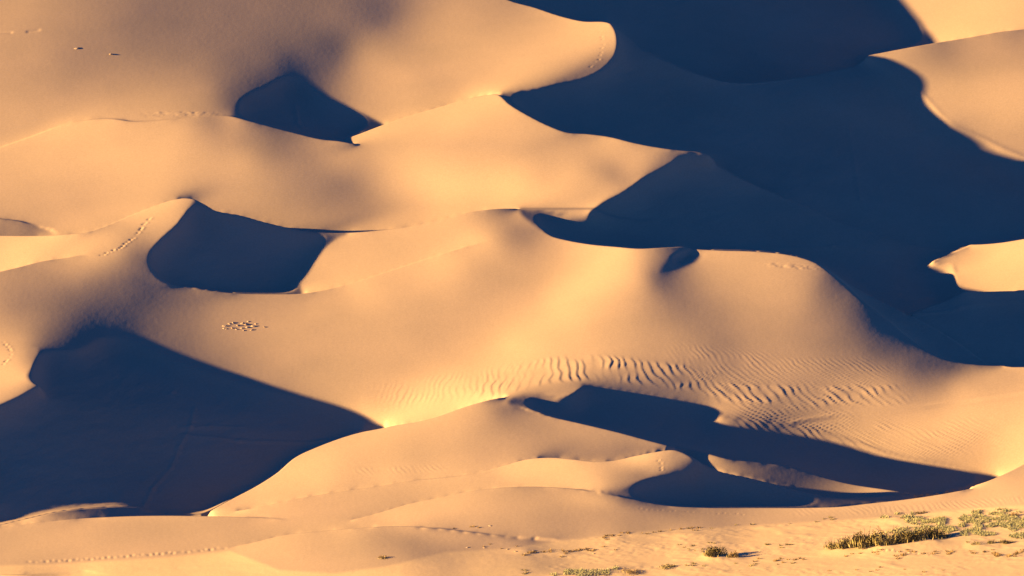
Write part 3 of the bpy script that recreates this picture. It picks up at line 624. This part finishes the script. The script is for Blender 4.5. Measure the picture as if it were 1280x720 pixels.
def leaves(n, rx, ry, h, s, hollow=.35):
    """small leaf faces filling a rough mound with twigs sticking out of it"""
    V, F = [], []
    bumps = [(RND.uniform(-.7,.7)*rx, RND.uniform(-.7,.7)*ry, RND.uniform(.45,1.0)*h, RND.uniform(.28,.55)) for _ in range(9)]
    for _ in range(n):
        bx, by, bh, br = RND.choice(bumps); a = RND.uniform(0, 2*math.pi); z = RND.random(); q = RND.uniform(hollow, 1)**.6
        x, y, zz = bx+br*rx*q*math.cos(a)*math.sqrt(1-z*z*.8), by+br*ry*q*math.sin(a)*math.sqrt(1-z*z*.8), bh*z*q*RND.uniform(.8,1.1)
        u = Vector((RND.uniform(-1,1),RND.uniform(-1,1),RND.uniform(-.4,1))).normalized(); v = u.orthogonal().normalized(); w = s*RND.uniform(.5,1.4); k = len(V); c = Vector((x,y,zz))
        V += [tuple(c-u*w), tuple(c+v*w*.42), tuple(c+u*w), tuple(c-v*w*.42)]; F.append((k,k+1,k+2,k+3))
    return V, F
def stems(n, rx, ry, h, w):
    V, F = [], []
    for _ in range(n):
        a = RND.uniform(0,2*math.pi); l = RND.uniform(.5,1); x, y = rx*.25*math.cos(a), ry*.25*math.sin(a); ex, ey, ez = rx*.9*l*math.cos(a), ry*.9*l*math.sin(a), h*RND.uniform(.5,1.05); k = len(V)
        for (px,py,pz,r) in ((x,y,-.1*h,w),(.5*(x+ex),.5*(y+ey),ez*.6,w*.7),(ex,ey,ez,w*.3)):
            V += [(px+r,py,pz),(px-.5*r,py+.87*r,pz),(px-.5*r,py-.87*r,pz)]
        for t in (0,3):
            for q in range(3): F.append((k+t+q,k+t+(q+1)%3,k+t+3+(q+1)%3,k+t+3+q))
    return V, F
def mesh_obj(name, VF, mat, parent=None, loc=None):
    me = bpy.data.meshes.new(name); me.from_pydata(VF[0], [], VF[1]); me.materials.append(mat)
    o = bpy.data.objects.new(name, me); C.objects.link(o)
    if parent: o.parent = parent
    if loc is not None: o.location = loc
    return o
def tag(o, label, cat, group=None):
    o['label'] = label; o['category'] = cat
    if group: o['group'] = group
    return o
def shrub(u, v, wpx, hpx, label, mat, n=900, deep=.9, group=None, name='shrub', grassy=0, leaf=.05):
    p, nrm = on_sand(u, v); m = unit_at(p); rx, h = .5*wpx*m, 1.12*hpx*m; ry = rx*deep
    r = bpy.data.objects.new(name, None); C.objects.link(r); r.location = p; r.empty_display_size = .2; tag(r, label, 'bush' if name == 'shrub' else 'grass clump', group)
    mesh_obj('foliage', leaves(n, rx, ry, h, leaf*h+.05), mat, r)
    mesh_obj('stem', stems(14, rx, ry, h*1.05, .02*h), M_STEM, r)
    for q in r.children: q['kind'] = 'stuff'
    if grassy: mesh_obj('grass', blades(grassy, rx*1.15, ry*1.15, h*.8, .025*h+.012, .6), M_OLIVE, r)['kind'] = 'stuff'
    return r
shrub(894, 697, 27, 12, 'dark rounded bush with a long shadow on the bright flat, standing by itself', M_BRUSH, 1500, .8, grassy=120)
shrub(916, 698, 14, 8, 'low brown bush touching the right side of the lone dark bush', M_STRAW, 500, .7, grassy=60)
shrub(1043, 687, 26, 11, 'small straggly bush at the left tip of the long line of brush', M_OLIVE, 700, .8, grassy=90)
shrub(1082, 687, 40, 20, 'largest and darkest bush in the long line of brush', M_BRUSH, 1800, .6, grassy=150)
shrub(1060, 687, 28, 15, 'pale olive bush between the small left bush and the darkest one', M_OLIVE, 800, .7, grassy=120)
shrub(1112, 684, 44, 19, 'yellowish middle bush just right of the darkest one', M_OLIVE, 1300, .6, grassy=200)
shrub(1136, 681, 38, 17, 'dark green bush right of the yellowish one in the line of brush', M_BRUSH, 1100, .6, grassy=140)
shrub(1164, 676, 46, 15, 'long low dark bush tapering off under the green grass', M_BRUSH, 1200, .6, grassy=200)
shrub(1152, 642, 16, 4, 'tiny dark bush at the right end of the upper grass strip', M_BRUSH, 300, .8)
shrub(1258, 679, 22, 5, 'flat dark bush on the sand at the right, below the green grass', M_BRUSH, 500, .7, grassy=60)
shrub(1240, 680, 12, 5, 'pale tuft-like bush left of the flat dark one below the grass', M_OLIVE, 260, .7, grassy=60)
shrub(1268, 646, 16, 6, 'reddish brown low bush at the right edge among the green grass', M_STRAW, 300, .8)
shrub(790, 717, 34, 5, 'brown dry bush at the bottom edge beside the green grass patch', M_STRAW, 600, .8, grassy=60)
shrub(835, 710, 26, 5, 'greyish low bush near the bottom edge, alone on the flat', M_OLIVE, 400, .8, grassy=50)
shrub(480, 698, 14, 4, 'small yellow bush alone on the sand at the bottom left of centre', M_STRAW, 260, .9, grassy=40)
# green grass that nobody could count: one object
def grass_patch(name, spots, n, hpx, mat):
    V, F = [], []
    wgt = [a*b*math.pi*d for (u,v,a,b,d) in spots]
    for _ in range(n):
        u, v, a, b, d = RND.choices(spots, wgt)[0]
        q = math.sqrt(RND.random()); t = RND.uniform(0, 2*math.pi); uu, vv = u+a*q*math.cos(t), v+b*q*math.sin(t)
        if vnoise(np.array([uu/9]), np.array([vv/3.2]), 51)[0] < .37+.14*q: continue
        p, nrm = on_sand(uu, vv); m = unit_at(p); f, g = blades(5, .7*m, .7*m, hpx*m*RND.uniform(.5,1.2), .20*m, .8); k = len(V)
        V += [(x+p.x, y+p.y, z+p.z) for x,y,z in f]; F += [tuple(i+k for i in q_) for q_ in g]
    o = mesh_obj(name, (V, F), mat); o['kind'] = 'stuff'; o['label'] = 'pale green grass'; return o
grass_patch('grass', [(1122,645,30,5,1),(1190,656,40,9,1),(1245,650,45,13,1.1),(1215,664,45,8,1),(1275,660,25,14,1),(1140,666,34,6,.7),(1160,652,30,6,.8)], 17000, 4.2, M_GREEN)
g = grass_patch('grass', [(725,718,38,6,1),(760,712,14,4,.8)], 1300, 4.0, M_GREEN)
g['label'] = 'green grass at the bottom edge'
# dry tufts and small plants scattered on the flat, each a thing
def tuft_mesh(k):
    V, F = blades(46, .5, .5, 1.0, .035, .8, droop=.4); me = bpy.data.meshes.new('grass_tuft'); me.from_pydata(V, [], F); return me
TUFTS = [tuft_mesh(k) for k in range(5)]
def tuft(u, v, wpx, hpx, mat, label, group):
    p, nrm = on_sand(u, v); m = unit_at(p); me = TUFTS[RND.randrange(5)]
    o = bpy.data.objects.new('grass_tuft', me); C.objects.link(o); o.location = p; o.rotation_euler = (0,0,RND.uniform(0,6.28)); o.scale = (wpx*m, wpx*m*.8, hpx*m)
    if not me.materials: me.materials.append(mat)
    o.material_slots[0].link = 'OBJECT'; o.material_slots[0].material = mat
    return tag(o, label, 'grass tuft', group)
TL = ('small dry straw tuft scattered on the bright sand flat', 'dry tufts scattered over the flat', M_STRAW)
TG = ('small olive tuft scattered on the bright sand flat', 'olive tufts scattered over the flat', M_OLIVE)
for (line, n, w, h, kind) in (([(655,691),(690,690),(745,688)], 16, 6, 3.2, TL), ([(740,671),(800,667),(850,662),(880,660)], 20, 5, 2.6, TL), ([(700,692),(760,687),(815,682)], 8, 5, 2.2, TL),
        ([(930,703),(980,700),(1040,697),(1100,693),(1150,690)], 24, 5, 2.6, TL), ([(1110,697),(1170,692),(1230,689),(1280,690)], 20, 6, 3, TL), ([(820,697),(860,690),(880,688)], 6, 3.5, 2.6, TG),
        ([(820,708),(870,706),(940,707),(1000,703)], 14, 5, 2.6, TG), ([(940,682),(975,683),(1020,680)], 6, 5, 2.4, TG), ([(1240,694),(1265,696),(1285,694)], 8, 7, 4, TL),
        ([(860,661),(900,659),(1000,652),(1050,650)], 9, 5, 2.2, TG), ([(560,662),(600,658)], 4, 4, 2, TL), ([(600,682),(650,686)], 4, 4, 2.2, TL), ([(1010,716),(1100,712),(1200,716)], 8, 5, 2.2, TL), ([(830,683),(900,679)], 5, 5, 2, TG),
        ([(1200,676),(1230,683)], 5, 6, 3, TG), ([(640,714),(660,716)], 4, 5, 2.6, TG)):
    xs, ys = [p[0] for p in line], [p[1] for p in line]
    for k in range(n):
        u = RND.uniform(xs[0], xs[-1]); tuft(u, float(np.interp(u, xs, ys))+RND.gauss(0, 1.6), w*RND.uniform(.6,1.5), h*RND.uniform(.6,1.4), kind[2], kind[0], kind[1])
# clods of broken sand
def clod_mesh(k):
    bm = bmesh.new(); bmesh.ops.create_icosphere(bm, subdivisions=2, radius=1.0); rr = random.Random(k)
    ax = [(Vector((rr.uniform(-1,1),rr.uniform(-1,1),rr.uniform(-.2,1))).normalized(), rr.uniform(.55,.9)) for _ in range(7)]
    for v in bm.verts:
        for d, c in ax:
            q = v.co.dot(d)
            if q > c: v.co -= d*(q-c)
        v.co *= 1+rr.uniform(-.05,.05)
    me = bpy.data.meshes.new('sand_clod'); bm.to_mesh(me); bm.free(); me.materials.append(M_SAND); return me
CLODS = [clod_mesh(k) for k in range(5)]
def clod(u, v, wpx, hpx, label, group=None):
    p, nrm = on_sand(u, v); m = unit_at(p); o = bpy.data.objects.new('sand_clod', CLODS[RND.randrange(5)]); C.objects.link(o)
    o.location = p+Vector((0,0,.02*hpx*m)); o.scale = (.42*wpx*m, .6*wpx*m, .36*hpx*m); o.rotation_euler = (RND.uniform(-.3,.3), RND.uniform(-.3,.3), RND.uniform(0,6.28)); return tag(o, label, 'sand clod', group)
for (u, v, w, h) in ((281,408,7,4),(287,405,6,3),(291,410,5,3),(293,404,6,3.5),(298,407,6,4),(303,404,6,4),(301,411,5,3),(308,406,7,4),(311,409,6,4.5),(316,408,7,5),(315,413,5,3),(305,413,4,2.5),(330,409,5,2.5),(279,411,4,2.5),(284,411,4,2),(296,412,4,2.5),(320,405,4,2.5),(310,402,4,2.5)):
    clod(u+RND.uniform(-1,1), v, w, h, 'pale clod in the broken patch of sand on the left slope', 'clods in the broken patch of sand')
clod(95, 60.5, 7, 3.5, 'left one of two small bright lumps high on the upper left slope'); clod(139, 67.5, 6, 3, 'right one of two small bright lumps high on the upper left slope')
for (u, v) in ((584,684.5),(606,685),(634,687),(645,690),(667,689),(612,657),(742,692)): clod(u, v, 4.5, 2.2, 'small pale lump lying on the smooth sand near the bottom', 'pale lumps near the bottom')
